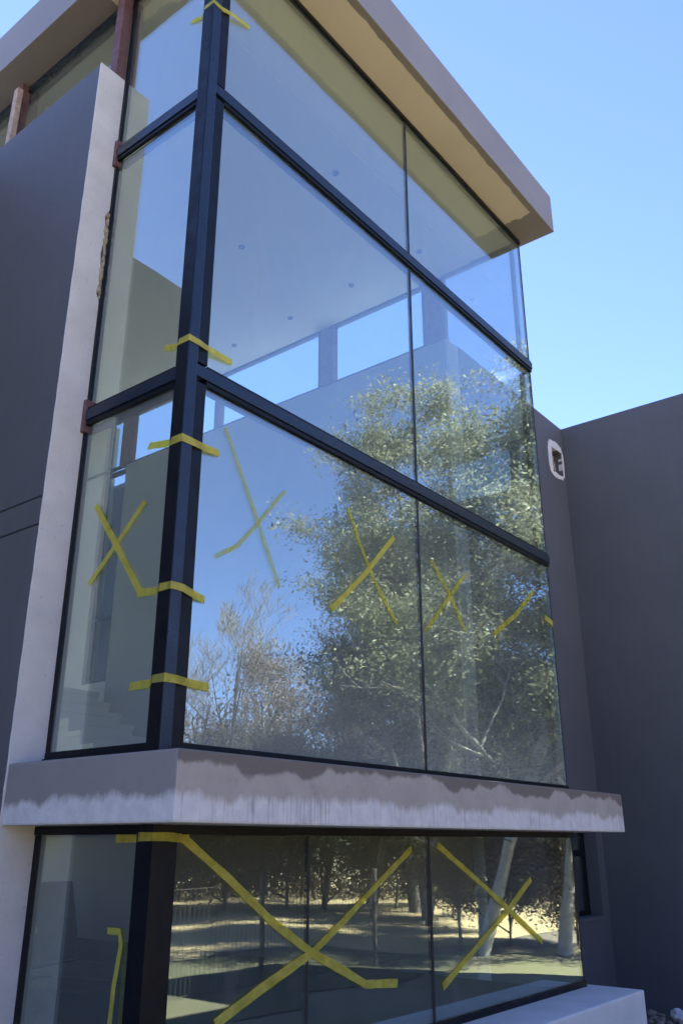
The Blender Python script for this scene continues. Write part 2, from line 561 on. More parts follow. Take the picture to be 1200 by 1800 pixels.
# right wall of the bay, strip wall, right wing
shell('wall', (4.765, YJ, 0.31), (5.02, 7.02, TOP), M['bay_wall'], 0.004)
box('wall_end', (4.763, YJ - 0.010, 0.31), (5.022, YJ - 0.0005, TOP), M['plaster'], H)
shell('wall', (4.80, YJ, GZ), (5.02, BACK, -0.002), M['inner'], 0.004)
shell('wall', (4.80, 7.62, 0.31), (5.02, BACK, 6.18), M['inner'])
shell('wall', (4.80, 7.02, 0.31), (5.02, 7.62, 2.02), M['inner'])
# strip wall facing the viewer with window opening x 6.35-7.64, z -0.86..0.75 and a raw hole x 7.36-7.72, z 4.5-5.0
def wall_with_holes(name, x0, x1, y, z0, z1, holes, depth, m):
    xs = sorted({x0, x1, *[h[0] for h in holes], *[h[1] for h in holes]})
    zz = sorted({z0, z1, *[h[2] for h in holes], *[h[3] for h in holes]})
    bm = bmesh.new()
    V = {}
    def vert(x, yy, z):
        k = (round(x, 5), round(yy, 5), round(z, 5))
        if k not in V:
            V[k] = bm.verts.new((x, yy, z))
        return V[k]
    def inside(xa, xb, za, zb):
        xm, zm = (xa + xb) / 2, (za + zb) / 2
        return any(h[0] < xm < h[1] and h[2] < zm < h[3] for h in holes)
    for i in range(len(xs) - 1):
        for j in range(len(zz) - 1):
            xa, xb, za, zb = xs[i], xs[i + 1], zz[j], zz[j + 1]
            if inside(xa, xb, za, zb):
                continue
            for yy in (y, y + depth):
                bm.faces.new([vert(xa, yy, za), vert(xb, yy, za), vert(xb, yy, zb), vert(xa, yy, zb)])
    for (xa, xb, za, zb) in list(holes) + [(x0, x1, z0, z1)]:
        for (p, q) in (((xa, za), (xb, za)), ((xb, za), (xb, zb)), ((xb, zb), (xa, zb)), ((xa, zb), (xa, za))):
            xsn = [p[0]] + [x for x in (xs if p[0] < q[0] else xs[::-1]) if min(p[0], q[0]) < x < max(p[0], q[0])] + [q[0]] if p[0] != q[0] else None
            zsn = None
            if xsn is None:
                zsn = [p[1]] + [z for z in (zz if p[1] < q[1] else zz[::-1]) if min(p[1], q[1]) < z < max(p[1], q[1])] + [q[1]]
            seq = [(x, p[1]) for x in xsn] if xsn else [(p[0], z) for z in zsn]
            for s, t in zip(seq[:-1], seq[1:]):
                bm.faces.new([vert(s[0], y, s[1]), vert(t[0], y, t[1]), vert(t[0], y + depth, t[1]), vert(s[0], y + depth, s[1])])
    return build(name, bm, m, H)
SX = 7.82
wall_with_holes('wall', 5.022, SX - 0.001, YJ, GZ, 5.335, [(6.30, 7.64, -0.86, 0.12), (7.42, 7.74, 4.57, 4.93)], 0.26, M['render'])
box('wall', (5.022, 8.35, GZ), (SX - 0.001, 8.59, 5.09), M['render'], H)
box('roof_deck', (5.022, YJ + 0.27, 5.10), (SX - 0.002, 8.59, 5.18), M['render'], H)
shell('wall', (SX, -0.75, GZ), (10.6, 8.6, 5.34), M['render'], 0.006)
# left wing, out of the picture but mirrored in the left panes
shell('wall', (-7.0, 2.95, GZ), (-0.003, 8.4, 5.29), M['render'], 0.006)
# back wall: unseen windows added on both floors to let sun into the rooms
for za, zb in ((-0.02, 0.50), (GZ, -0.75), (5.9, 6.17)):
    box('wall', (0.262, BACK - 0.2, za), (4.763, BACK, zb), M['inner'], H)
box('wall', (0.262, BACK - 0.2, -0.749), (2.40, BACK, -0.021), M['inner'], H)
for (z0, z1) in ((0.50, 5.9), (-0.75, -0.02)):
    bw = empty('window', (0, 0, 0), H)
    n, xa = (4, 0.262) if z1 > 1 else (2, 2.401)
    xs = [xa + (4.763 - xa) * k / n for k in range(n + 1)]
    for k in range(n):
        box('glass_pane', (xs[k] + 0.03, BACK - 0.11, z0 + 0.05), (xs[k + 1] - 0.03, BACK - 0.10, z1 - 0.05), M['glass'], bw)
    for k in range(n + 1):
        box('mullion', (max(xa + 0.001, xs[k] - 0.03), BACK - 0.14, z0), (min(4.762, xs[k] + 0.03), BACK - 0.07, z1), M['black'], bw)
    for k in range(n):
        box('frame', (xs[k] + 0.031, BACK - 0.13, z0), (xs[k + 1] - 0.031, BACK - 0.08, z0 + 0.049), M['black'], bw)
        box('frame', (xs[k] + 0.031, BACK - 0.13, z1 - 0.049), (xs[k + 1] - 0.031, BACK - 0.08, z1), M['black'], bw)

# raw hole for an outside lamp: broken brick and a smeared white plaster collar
bm = bmesh.new()
rr = random.Random(8)
inn = [(7.42, 4.57), (7.74, 4.57), (7.74, 4.93), (7.42, 4.93)]
outline = []
for k in range(4):
    p, q = inn[k], inn[(k + 1) % 4]
    for s in range(8):
        t = s / 8
        outline.append((p[0] + (q[0] - p[0]) * t, p[1] + (q[1] - p[1]) * t))
cx, cz = 7.58, 4.75
rin, rout, bin_, bout = [], [], [], []
for (x, z) in outline:
    ang = math.atan2((z - cz) / 0.18, (x - cx) / 0.16)
    ca, sa = math.cos(ang), math.sin(ang)
    wx = (0.115 if ca < 0 else 0.045) + rr.uniform(-0.010, 0.010)
    wz = (0.115 if sa > 0 else 0.085) + rr.uniform(-0.012, 0.012)
    xo = cx + (0.16 + wx) * math.copysign(abs(ca) ** 0.6, ca)
    zo = cz + (0.18 + wz) * math.copysign(abs(sa) ** 0.6, sa)
    if ca > 0 and zo < 4.75:
        zo += 0.02
    xo = min(xo, 7.812)
    j = rr.uniform(-0.012, 0.012)
    rin.append(bm.verts.new((x + j, YJ - 0.007, z + j)))
    rout.append(bm.verts.new((xo, YJ - 0.007, zo)))
    bin_.append(bm.verts.new((x + j, YJ + 0.05, z + j)))
    bout.append(bm.verts.new((xo, YJ - 0.0005, zo)))
n = len(outline)
for k in range(n):
    k2 = (k + 1) % n
    bm.faces.new((rin[k], rin[k2], rout[k2], rout[k]))
    bm.faces.new((rin[k], bin_[k], bin_[k2], rin[k2]))
    bm.faces.new((rout[k], rout[k2], bout[k2], bout[k]))
build('plaster_collar', bm, M['plaster'], H)
for row, (za, zb) in enumerate(((4.575, 4.645), (4.66, 4.735), (4.75, 4.825), (4.84, 4.925))):
    xs = (7.425, 7.56, 7.735) if row % 2 == 0 else (7.425, 7.50, 7.66, 7.735)
    for xa, xb in zip(xs[:-1], xs[1:]):
        d = 0.035 + rr.uniform(0, 0.07)
        box('brick', (xa + 0.006, YJ + d, za), (xb - 0.006, YJ + 0.2, zb - rr.uniform(0, 0.012)), M['brick'], H, 0.006)
box('mortar_back', (7.415, YJ + 0.17, 4.565), (7.745, YJ + 0.255, 4.935), M['brick'], H)

# small window in the strip wall
wnd = empty('window', (0, 0, 0), H)
fx0, fx1, fz0, fz1, fy = 6.30, 7.64, -0.86, 0.12, YJ + 0.15
boxes('frame', [((fx0, fy, fz0), (fx1, fy + 0.06, fz0 + 0.05)), ((fx0, fy, fz1 - 0.05), (fx1, fy + 0.06, fz1)),
                ((fx0, fy, fz0 + 0.05), (fx0 + 0.05, fy + 0.06, fz1 - 0.05)), ((fx1 - 0.05, fy, fz0 + 0.05), (fx1, fy + 0.06, fz1 - 0.05)),
                ((fx0 + 0.05, fy + 0.001, -0.23), (fx1 - 0.05, fy + 0.061, -0.165)), ((6.92, fy + 0.002, fz0 + 0.05), (6.97, fy + 0.058, fz1 - 0.05))], M['black'], wnd)
box('glass_pane', (fx0 + 0.05, fy + 0.025, fz0 + 0.05), (fx1 - 0.05, fy + 0.035, fz1 - 0.05), M['glass'], wnd)
box('sill', (fx0, YJ - 0.012, fz0 - 0.03), (fx1 + 0.002, fy - 0.001, fz0 + 0.006), M['render'], wnd, 0.004)

# floor slab with its plastered edge band
bm = bmesh.new()
add_box(bm, (0.0, 0.0, 0.0), (5.118, YJ - 0.002, 0.312), 0.012)
sl_o = build('floor_slab', bm, M['slab'], H)
box('floor', (0.262, YJ, 0.05), (4.763, BACK - 0.202, 0.308), M['screed'], H)
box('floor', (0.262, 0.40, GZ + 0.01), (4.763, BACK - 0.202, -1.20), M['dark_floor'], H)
box('ceiling', (0.262, YJ, -0.02), (4.763, BACK - 0.202, 0.03), M['inner'], H)

# outside ledge under the ground floor glass
bm = bmesh.new()
add_box(bm, (-0.03, -0.09, GZ - 0.05), (4.915, 0.398, -1.172), 0.014)
build('ledge', bm, M['ledge'], H)
box('ledge', (-0.03, 0.40, GZ - 0.05), (0.258, YJ - 0.002, -1.176), M['ledge'], H, 0.01)

# roof
bm = bmesh.new()
add_box(bm, (-0.06, -0.035, 6.18), (4.88, 9.0, 6.66), 0.006)
build('roof', bm, M['roof'], H)
ceil = box('ceiling', (0.30, 0.96, 6.140), (4.75, BACK - 0.205, 6.176), M['ceil'], H)
box('ceiling_cove', (0.30, 0.40, 6.155), (4.75, 0.955, 6.176), M['strip'], H)

# downlights
dl = None
for (x, y) in ((2.664, 1.258), (4.218, 2.265), (4.286, 3.296), (4.304, 4.308), (4.201, 1.278), (2.9, 2.793), (3.3, 4.2), (2.2, 5.2)):
    if dl is None:
        bm = bmesh.new()
        bmesh.ops.create_cone(bm, cap_ends=True, segments=16, radius1=0.028, radius2=0.034, depth=0.016, matrix=Matrix.Translation((0, 0, -0.006)))
        dl = build('downlight', bm, M['spot'], H)
        o = dl
    else:
        o = dl.copy(); COL.objects.link(o); o.parent = H
    o.location = (x, y, 6.138)

# ---------------------------------------------------------------- corner glazing of the upper storey
CW = empty('corner_glazing', (0, 0, 0), H)
CW['label'] = 'double height glass corner in navy steel frame'
T1, T2 = (4.512, 4.640), (2.385, 2.512)
ZB, ZT = 0.312, 6.18
MX = 2.54
def g_front(x0, x1, z0, z1, m='glass'):
    return box('glass_pane', (x0, G, z0), (x1, G + 0.010, z1), M[m], CW)
def g_left(y0, y1, z0, z1, m='glass'):
    return box('glass_pane', (L, y0, z0), (L + 0.010, y1, z1), M[m], CW)
def g_right(y0, y1, z0, z1, m='glass'):
    return box('glass_pane', (W - 0.010, y0, z0), (W, y1, z1), M[m], CW)
zones = [(ZB + 0.07, T2[0] - 0.005, 'glass_low'), (T2[1] + 0.005, T1[0] - 0.005, 'glass'), (T1[1] + 0.005, ZT - 0.05, 'glass')]
for z0, z1, mm in zones:
    g_front(0.32, MX - 0.012, z0, z1, mm)
    g_front(MX + 0.012, W - 0.014, z0, z1, mm)
    g_left(0.47, YJ - 0.03, z0, z1, mm)
    g_right(G + 0.02, YJ - 0.002, z0, z1, 'glass')
# silicone joints between panes
for z0, z1, mm in zones:
    bm = bmesh.new()
    rs = random.Random(int(z0 * 100))
    n = 40
    rows = []
    for k in range(n + 1):
        z = z0 + (z1 - z0) * k / n
        w = 0.013 + rs.uniform(-0.0015, 0.0015) * (2.5 if z0 < 1 else 1)
        rows.append([bm.verts.new((MX - w, G - 0.003, z)), bm.verts.new((MX + w, G - 0.003, z)), bm.verts.new((MX + 0.012, G + 0.02, z)), bm.verts.new((MX - 0.012, G + 0.02, z))])
    for r0, r1 in zip(rows[:-1], rows[1:]):
        for k in range(4):
            bm.faces.new((r0[k], r0[(k + 1) % 4], r1[(k + 1) % 4], r1[k]))
    bm.faces.new(rows[0]); bm.faces.new(rows[-1])
    build('joint', bm, M['seal'], CW)
    box('joint', (W - 0.013, G - 0.003, z0), (W + 0.003, G + 0.018, z1), M['seal'], CW)
    box('mullion', (W - 0.055, G + 0.06, z0), (W - 0.012, G + 0.10, z1), M['navy'], CW)
# steel post
box('post', (0.145, 0.300, ZB), (0.222, 0.388, ZT), M['navy'], CW, 0.006)
boxes('post_frame', [((0.200, 0.392, ZB + 0.03), (0.246, 0.470, T2[0])), ((0.200, 0.392, T2[1]), (0.246, 0.470, T1[0])), ((0.200, 0.392, T1[1]), (0.246, 0.470, ZT - 0.01))], M['black'], CW, 0.003)
boxes('post_frame', [((0.226, G - 0.022, ZB + 0.03), (0.320, G + 0.028, T2[0])), ((0.226, G - 0.022, T2[1]), (0.320, G + 0.028, T1[0])), ((0.226, G - 0.022, T1[1]), (0.320, G + 0.028, ZT - 0.01))], M['black'], CW, 0.003)
box('post_frame', (0.1405, 0.302, ZB + 0.002), (0.1448, 0.390, ZT - 0.002), M['black'], CW)  # thin black plate added to turn the post's left face shade-dark
# transoms: a steel tube with black glazing beads above and below
for (a, b) in (T1, T2):
    box('transom', (0.224, G - 0.030, a + 0.030), (W + 0.002, G + 0.085, b - 0.022), M['navy'], CW, 0.004)
    boxes('glazing_bead', [((0.322, G - 0.020, a), (W, G + 0.075, a + 0.029)), ((0.322, G - 0.020, b - 0.021), (W, G + 0.075, b))], M['black'], CW, 0.002)
    box('transom', (L - 0.030, 0.390, a + 0.030), (L + 0.085, YJ - 0.004, b - 0.022), M['navy'], CW, 0.004)
    boxes('glazing_bead', [((L - 0.020, 0.472, a), (L + 0.075, YJ - 0.004, a + 0.029)), ((L - 0.020, 0.472, b - 0.021), (L + 0.075, YJ - 0.004, b))], M['black'], CW, 0.002)
    br = box('bracket', (L - 0.036, YJ - 0.035, a - 0.045), (L + 0.02, YJ - 0.003, b + 0.055), M['oxide'], CW, 0.004)
# bottom and head frames
boxes('sill_frame', [((0.226, G - 0.03, ZB), (W, G + 0.05, ZB + 0.035)), ((0.322, G - 0.015, ZB + 0.036), (W, G + 0.03, ZB + 0.070))], M['black'], CW, 0.003)
boxes('sill_frame', [((L - 0.03, 0.39, ZB), (L + 0.05, YJ - 0.004, ZB + 0.035)), ((L - 0.015, 0.472, ZB + 0.036), (L + 0.03, YJ - 0.004, ZB + 0.070))], M['black'], CW, 0.003)
box('head_frame', (0.226, G - 0.02, ZT - 0.045), (W, G + 0.05, ZT - 0.002), M['black'], CW, 0.003)
box('head_frame', (L - 0.02, 0.39, ZT - 0.045), (L + 0.05, YJ - 0.004, ZT - 0.002), M['black'], CW, 0.003)
box('side_frame', (L - 0.012, YJ - 0.030, ZB + 0.072), (L + 0.04, YJ - 0.003, ZT - 0.05), M['black'], CW, 0.002)
box('head_frame', (W - 0.05, G + 0.06, ZT - 0.045), (W + 0.01, YJ - 0.004, ZT - 0.002), M['black'], CW, 0.003)

# ---------------------------------------------------------------- clerestories above both side walls
for side in (0, 1):
    C = empty('clerestory', (0, 0, 0), H)
    x = 0.218 if side == 0 else 4.80
    box('glass_pane', (x, YJ + 0.02, TOP + 0.03), (x + 0.008, BACK - 0.21, 6.12), M['glass' if side == 0 else 'glass_clear'], C)
    box('head_frame', (x - 0.025, YJ + 0.02, 6.12), (x + 0.03, BACK - 0.21, 6.178), M['navy'], C)
    box('sill_frame', (x - 0.025, YJ + 0.02, TOP + 0.002), (x + 0.03, BACK - 0.21, TOP + 0.03), M['black'], C)
    ys = (1.345, 2.76, 4.1, 5.5, 6.9) if side == 0 else (1.345, 2.98, 5.02, 6.95)
    for k, y in enumerate(ys):
        w = 0.085 if side == 0 else 0.20
        if side == 1 and k == 0:
            w = 0.24
        if side == 1 and k == 2:
            w = 0.06
        m = M['oxide']
        box('post', (x - 0.085 if side == 0 else x - 0.05, y, TOP), (x - 0.004 if side == 0 else x + 0.06, y + w, 6.178), m, C, 0.003)
        box('post_frame', (x - 0.03, y + w + 0.001, TOP + 0.031), (x + 0.035, y + w + 0.05, 6.119), M['navy'], C)
    if side == 0:
        tp = box('timber_prop', (0.060, 2.68, 5.30), (0.110, 2.745, 6.02), M['wood'], C, 0.004)
# tall window beyond the far end of the right wall
tw = empty('window', (0, 0, 0), H)
boxes('frame', [((4.86, 7.02, 2.02), (4.92, 7.07, 6.17)), ((4.86, 7.57, 2.02), (4.92, 7.62, 6.17)), ((4.86, 7.07, 2.02), (4.92, 7.57, 2.08)), ((4.86, 7.07, 2.95), (4.92, 7.57, 3.0)), ((4.86, 7.07, 5.25), (4.92, 7.57, 5.31))], M['black'], tw)
box('glass_pane', (4.885, 7.07, 2.08), (4.893, 7.57, 6.17), M['glass_clear'], tw)

# stair at the back of the upper room
st = empty('stair', (0, 0, 0), H)
for k in range(9):
    box('tread', (3.75, 4.95 + 0.27 * k, 0.44 + 0.17 * k), (4.755, 5.25 + 0.27 * k, 0.50 + 0.17 * k), M['inner'], st)
    if k:
        box('riser', (3.76, 4.96 + 0.27 * k, 0.335 + 0.17 * k), (4.75, 4.99 + 0.27 * k, 0.438 + 0.17 * k), M['inner'], st)
box('stringer', (4.0, 4.99, 0.31), (4.08, 5.02, 0.438), M['black'], st)

# ---------------------------------------------------------------- ground floor glazing
GW = empty('ground_floor_glazing', (0, 0, 0), H)
def gz(a, b, m, name='glass_pane'):
    return box(name, a, b, m, GW)
M['glass_gf'] = M['glass']
gz((1.300, G - 0.003, -1.130), (1.318, G + 0.02, -0.045), M['seal'], 'joint')
for (x0, x1) in ((0.32, 1.301), (1.317, MX - 0.010), (MX + 0.010, W - 0.014)):
    gz((x0, G, -1.130), (x1, G + 0.010, -0.045), M['glass'])
gz((L, 0.47, -1.130), (L + 0.010, YJ - 0.03, -0.045), M['glass'])
gz((W - 0.010, G + 0.02, -1.130), (W, YJ - 0.002, -0.045), M['glass'])
gz((MX - 0.012, G - 0.004, -1.130), (MX + 0.012, G + 0.02, -0.045), M['seal'], 'joint')
gz((W - 0.014, G - 0.004, -1.130), (W + 0.003, G + 0.018, -0.045), M['seal'], 'joint')
gz((0.145, 0.300, -1.20), (0.222, 0.388, -0.001), M['black'], 'post')
gz((0.190, 0.392, -1.1715), (0.250, 0.470, -0.002), M['black'], 'post_frame')
gz((0.226, G - 0.022, -1.1715), (0.320, G + 0.028, -0.002), M['black'], 'post_frame')
gz((0.322, G - 0.02, -1.1715), (W, G + 0.04, -1.131), M['black'], 'sill_frame')
gz((0.322, G - 0.02, -0.044), (W, G + 0.04, -0.002), M['black'], 'head_frame')
gz((L - 0.02, 0.472, -1.1715), (L + 0.04, YJ - 0.004, -1.131), M['black'], 'sill_frame')
gz((L - 0.02, 0.472, -0.044), (L + 0.04, YJ - 0.004, -0.002), M['black'], 'head_frame')
gz((L - 0.012, YJ - 0.030, -1.130), (L + 0.04, YJ - 0.003, -0.045), M['black'], 'side_frame')

# things standing in the ground floor room
bm = bmesh.new()
add_bar(bm, (3.2, 5.2, -1.19), (3.2, 5.45, -0.47), 0.45, 0.03, (0, 1, 0.3))
tag(build('cement_board', bm, M['board']), 'dark square board leaning inside the ground floor room left of the post', 'board')
for k, (x, y, a, lab) in enumerate(((2.6, 3.9, 0.2, 'lower flat brown cardboard sheet lying on the ground floor room floor'), (2.85, 4.2, 0.5, 'upper tilted brown cardboard sheet lying across the flat one on the floor'))):
    bm = bmesh.new()
    add_box(bm, (-0.55, -0.4, 0), (0.55, 0.4, 0.012))
    o = build('cardboard_sheet', bm, M['card'])
    o.location = (x, y, -1.198 + 0.0300 * k); o.rotation_euler = (0.05 * k, 0.03 * k, a)
    tag(o, lab, 'cardboard', 'cardboard sheets on the room floor')

# ------------------------------------------------------------------ yellow tape
TW = 0.040
def ribbon(name, pts, nrms, label, width=TW, seed=0, group='yellow tape strips on the glass', mat='tape'):
    """flat tape following pts; nrms are the outward normals at each point"""
    rs = random.Random(seed)
    P = [Vector(p) for p in pts]
    # resample
    Q, NN = [], []
    for i in range(len(P) - 1):
        d = (P[i + 1] - P[i]).length
        n = max(1, int(d / 0.05))
        for k in range(n):
            t = k / n
            Q.append(P[i].lerp(P[i + 1], t))
            NN.append(Vector(nrms[i]))
    Q.append(P[-1]); NN.append(Vector(nrms[-1]))
    bm = bmesh.new()
    rows = []
    wob = 0.0
    for i, q in enumerate(Q):
        a = Q[max(0, i - 1)]; b = Q[min(len(Q) - 1, i + 1)]
        d = (b - a).normalized()
        nv = NN[i].normalized()
        s = d.cross(nv).normalized()
        wob = 0.9 * wob + rs.uniform(-0.03, 0.03)
        w = width * (0.5 + wob + rs.uniform(-0.03, 0.03))
        e = 0.006 if i in (0, len(Q) - 1) else 0
        j0, j1 = rs.uniform(-e, e), rs.uniform(-e, e)
        lift = nv * (rs.uniform(0, 0.0020))
        rows.append([bm.verts.new(q + s * w + d * j0 + lift), bm.verts.new(q - s * w + d * j1 + lift),
                     bm.verts.new(q - s * w + d * j1 + lift + nv * 0.0012), bm.verts.new(q + s * w + d * j0 + lift + nv * 0.0012)])
    for r0, r1 in zip(rows[:-1], rows[1:]):
        for k in range(4):
            bm.faces.new((r0[k], r0[(k + 1) % 4], r1[(k + 1) % 4], r1[k]))
    bm.faces.new(rows[0]); bm.faces.new(rows[-1])
    o = build(name, bm, M[mat])
    return tag(o, label, 'tape', group)
GF, GI = G - 0.004, G + 0.0125
FN, BN, LN = (0, -1, 0), (0, 1, 0), (-1, 0, 0)
def front(pts, label, seed, veiled=False, width=TW):
    y = GF
    return ribbon('tape_strip', [(x, y, z) for x, z in pts], [FN] * len(pts), label, width, seed, mat=veiled or 'tape')
front([(2.213, 1.980), (1.865, 1.627), (1.499, 1.299)], 'long rising yellow tape leg of the cross just left of the central joint', 1)
front([(1.672, 2.041), (1.797, 1.829), (1.962, 1.601), (2.224, 1.339)], 'steep falling yellow tape leg of the cross just left of the central joint', 2, 'tape_veiled', 0.03)
front([(2.701, 1.930), (2.969, 1.696), (3.160, 1.461)], 'short yellow tape leg falling rightwards in the cross right of the central joint', 3, 'tape_veiled', 0.034)
front([(3.207, 1.936), (2.881, 1.632), (2.586, 1.357)], 'short yellow tape leg rising rightwards in the cross right of the central joint', 4, 'tape_veiled', 0.034)
front([(4.432, 2.064), (4.057, 1.776), (3.621, 1.521)], 'single diagonal yellow tape strip near the far right corner of the upper glass', 5, 'tape_veiled', 0.04)
front([(0.506, 2.190), (0.770, 1.749), (1.011, 1.332)], 'faint steep yellow tape leg over the sky reflection next to the navy post', 6, 'tape_pale', 0.026)
front([(1.038, 1.963), (0.775, 1.643), (0.644, 1.496), (0.482, 1.393)], 'faint slanting yellow tape leg crossing the steep one next to the navy post', 7, 'tape_pale', 0.026)
front([(0.375, -0.062), (0.693, -0.251), (1.018, -0.465), (1.33, -0.632)], 'yellow tape strip falling from the black post across the ground floor pane', 8, False, 0.045)
front([(2.327, -0.119), (1.949, -0.319), (1.615, -0.502), (1.352, -0.634)], 'yellow tape strip rising towards the slab in the middle of the ground floor glass', 9, False, 0.04)
front([(0.641, -0.879), (0.967, -0.761), (1.342, -0.638), (1.564, -0.728), (1.826, -0.840), (2.138, -0.867)], 'bent yellow tape strip with a peak low on the ground floor pane', 10, False, 0.045)
front([(2.635, -0.095), (3.255, -0.381), (4.082, -0.791)], 'yellow tape leg falling rightwards in the big cross on the ground floor glass', 11, False, 0.045)
front([(3.967, -0.346), (3.570, -0.546), (2.642, -0.943)], 'yellow tape leg rising rightwards in the big cross on the ground floor glass', 12, False, 0.045)
lx = L - 0.004
ribbon('tape_strip', [(lx, 1.123, 1.803), (lx, 0.879, 1.494), (lx, 0.640, 1.184)], [LN] * 3, 'thick tape leg falling towards the post in the narrow left pane cross', 0.042, 13)
ribbon('tape_strip', [(lx, 0.659, 1.718), (lx, 0.882, 1.511), (lx, 1.110, 1.307)], [LN] * 3, 'thin tape leg falling towards the white wall end in the narrow left pane cross', 0.036, 14)
ribbon('tape_strip', [(lx, 0.66, -0.470), (lx, 0.572, -0.470), (lx - 0.005, 0.548, -0.52), (lx - 0.02, 0.556, -0.70), (lx - 0.022, 0.560, -0.86)], [LN] * 5, 'short yellow tape strip with a loose tail hanging down the narrow ground floor pane', 0.03, 15)
wraps = [(0.617, 5.378, 5.262, 0.531, 5.417, 'topmost yellow tape strip bent round the navy post'),
         (0.607, 2.690, 2.610, 0.525, 2.640, 'yellow tape strip bent round the navy post just above the lower transom'),
         (0.675, 2.062, 1.978, 0.465, 2.010, 'yellow tape strip bent round the navy post just below the lower transom'),
         (0.661, 1.180, 1.146, 0.417, 1.132, 'yellow tape strip with folded end bent round the middle of the navy post'),
         (0.658, 0.676, 0.676, 0.481, 0.676, 'lowest yellow tape strip bent round the navy post above the slab'),
         (0.657, -0.061, -0.055, 0.409, -0.064, 'yellow tape strip bent round the black post under the slab')]
for k, (ya, za, zc, xb, zb, lab) in enumerate(wraps):
    zm = (za + zc) / 2
    ribbon('tape_strip', [(L - 0.004, ya, za), (L - 0.004, 0.50, za * 0.6 + zc * 0.4), (0.1415, 0.385, zc), (0.1415, 0.2965, zc), (0.224, 0.2965, zc), (0.322, GF - 0.02, (zc + zb) / 2), (xb, GF, zb)],
           [LN, LN, LN, (-1, -1, 0), FN, FN, FN], lab, 0.042 if k else 0.034, 20 + k, 'yellow tape strips wrapped round the corner post')
ribbon('tape_strip', [(W - 0.16, GF, 1.86), (W - 0.02, GF, 1.83), (W + 0.006, G + 0.01, 1.80), (W + 0.010, G + 0.03, 1.66), (W + 0.010, G + 0.05, 1.50)], [FN, FN, (1, -1, 0), (1, 0, 0), (1, 0, 0)], 'torn yellow tape strip folded round the far right glass edge', 0.05, 40)

# ------------------------------------------------------------------ vegetation
def tube_mesh(segs, sides=5):
    P0 = np.array([s[0] for s in segs]); P1 = np.array([s[1] for s in segs])
    r0 = np.array([s[2] for s in segs]); r1 = np.array([s[3] for s in segs])
    d = P1 - P0
    d /= np.linalg.norm(d, axis=1, keepdims=True) + 1e-9
    ref = np.where(np.abs(d[:, 2:3]) > 0.9, np.array([[1.0, 0, 0]]), np.array([[0, 0, 1.0]]))
    u = np.cross(d, ref); u /= np.linalg.norm(u, axis=1, keepdims=True) + 1e-9
    v = np.cross(d, u)
    ang = np.arange(sides) * 2 * np.pi / sides
    ca, sa = np.cos(ang), np.sin(ang)
    ring = u[:, None, :] * ca[None, :, None] + v[:, None, :] * sa[None, :, None]
    A = P0[:, None, :] + ring * r0[:, None, None]
    B = P1[:, None, :] + ring * r1[:, None, None]
    verts = np.concatenate([A, B], axis=1).reshape(-1, 3)
    n = len(segs)
    base = (np.arange(n) * 2 * sides)[:, None]
    k = np.arange(sides)[None, :]
    k2 = (k + 1) % sides
    quads = np.stack([base + k, base + k2, base + sides + k2, base + sides + k], axis=-1).reshape(-1, 4)
    return verts, quads

def leaf_mesh(centers, rg, size, aspect=2.2, droop=0.0):
    n = len(centers)
    a = rg.normal(size=(n, 3))
    a[:, 2] -= droop
    a /= np.linalg.norm(a, axis=1, keepdims=True)
    b = rg.normal(size=(n, 3))
    b -= a * np.sum(a * b, axis=1, keepdims=True)
    b /= np.linalg.norm(b, axis=1, keepdims=True)
    c = np.cross(a, b)
    s = size * np.clip(rg.lognormal(-0.05, 0.38, size=(n, 1)), 0.4, 2.4)
    l = a * s * 0.5
    w = b * s * 0.5 / aspect
    bend = c * s * 0.08
    verts = np.stack([centers - l, centers + w + bend, centers + l, centers - w + bend], axis=1).reshape(-1, 3)
    quads = np.arange(n * 4).reshape(-1, 4)
    return verts, quads

def grow(base, height, spread, rg, trunk_r, levels=4, lean=(0, 0), first=0.3, kids=(5, 4, 4), up=0.5, wob=0.12, ratio=0.62, droop=0.0):
    segs, tips = [], []
    def branch(p, d, length, r, lev):
        n = 6 if lev == 0 else 4
        step = length / n
        pts = [p]
        dd = d.copy()
        for i in range(n):
            dd = dd + rg.normal(size=3) * wob
            if lev > 0:
                dd[2] += 0.07 * up - droop * lev * 0.08
            dd /= np.linalg.norm(dd)
            pts.append(pts[-1] + dd * step)
        rs_ = [r * (1 - 0.72 * i / n) for i in range(n + 1)]
        for i in range(n):
            segs.append((pts[i], pts[i + 1], rs_[i], rs_[i + 1]))
        if lev >= levels - 1:
            for i in range(1, n + 1):
                tips.append((pts[i], pts[i] - pts[i - 1]))
            return
        nk = kids[min(lev, len(kids) - 1)]
        for k in range(nk):
            t = (first + (1 - first) * (k + rg.uniform(0.2, 0.9)) / nk) if lev == 0 else rg.uniform(0.3, 1.0)
            fi = min(n - 1, int(t * n))
            ft = t * n - fi
            q = pts[fi] + (pts[min(n, fi + 1)] - pts[fi]) * min(1, ft)
            az = rg.uniform(0, 2 * np.pi)
            out = np.array([math.cos(az), math.sin(az), rg.uniform(0.1, 0.9) * up])
            nd = d * 0.45 + out * (1.0 if lev == 0 else 0.8)
            nd /= np.linalg.norm(nd)
            ln = length * ratio * rg.uniform(0.7, 1.15)
            if lev == 0:
                ln = spread * rg.uniform(0.7, 1.15) * (1.15 - 0.5 * t)
            branch(q, nd, ln, max(0.008, rs_[fi] * 0.55), lev + 1)
    d0 = np.array([lean[0], lean[1], 1.0]); d0 /= np.linalg.norm(d0)
    branch(np.array(base, float), d0, height, trunk_r, 0)
    return segs, tips

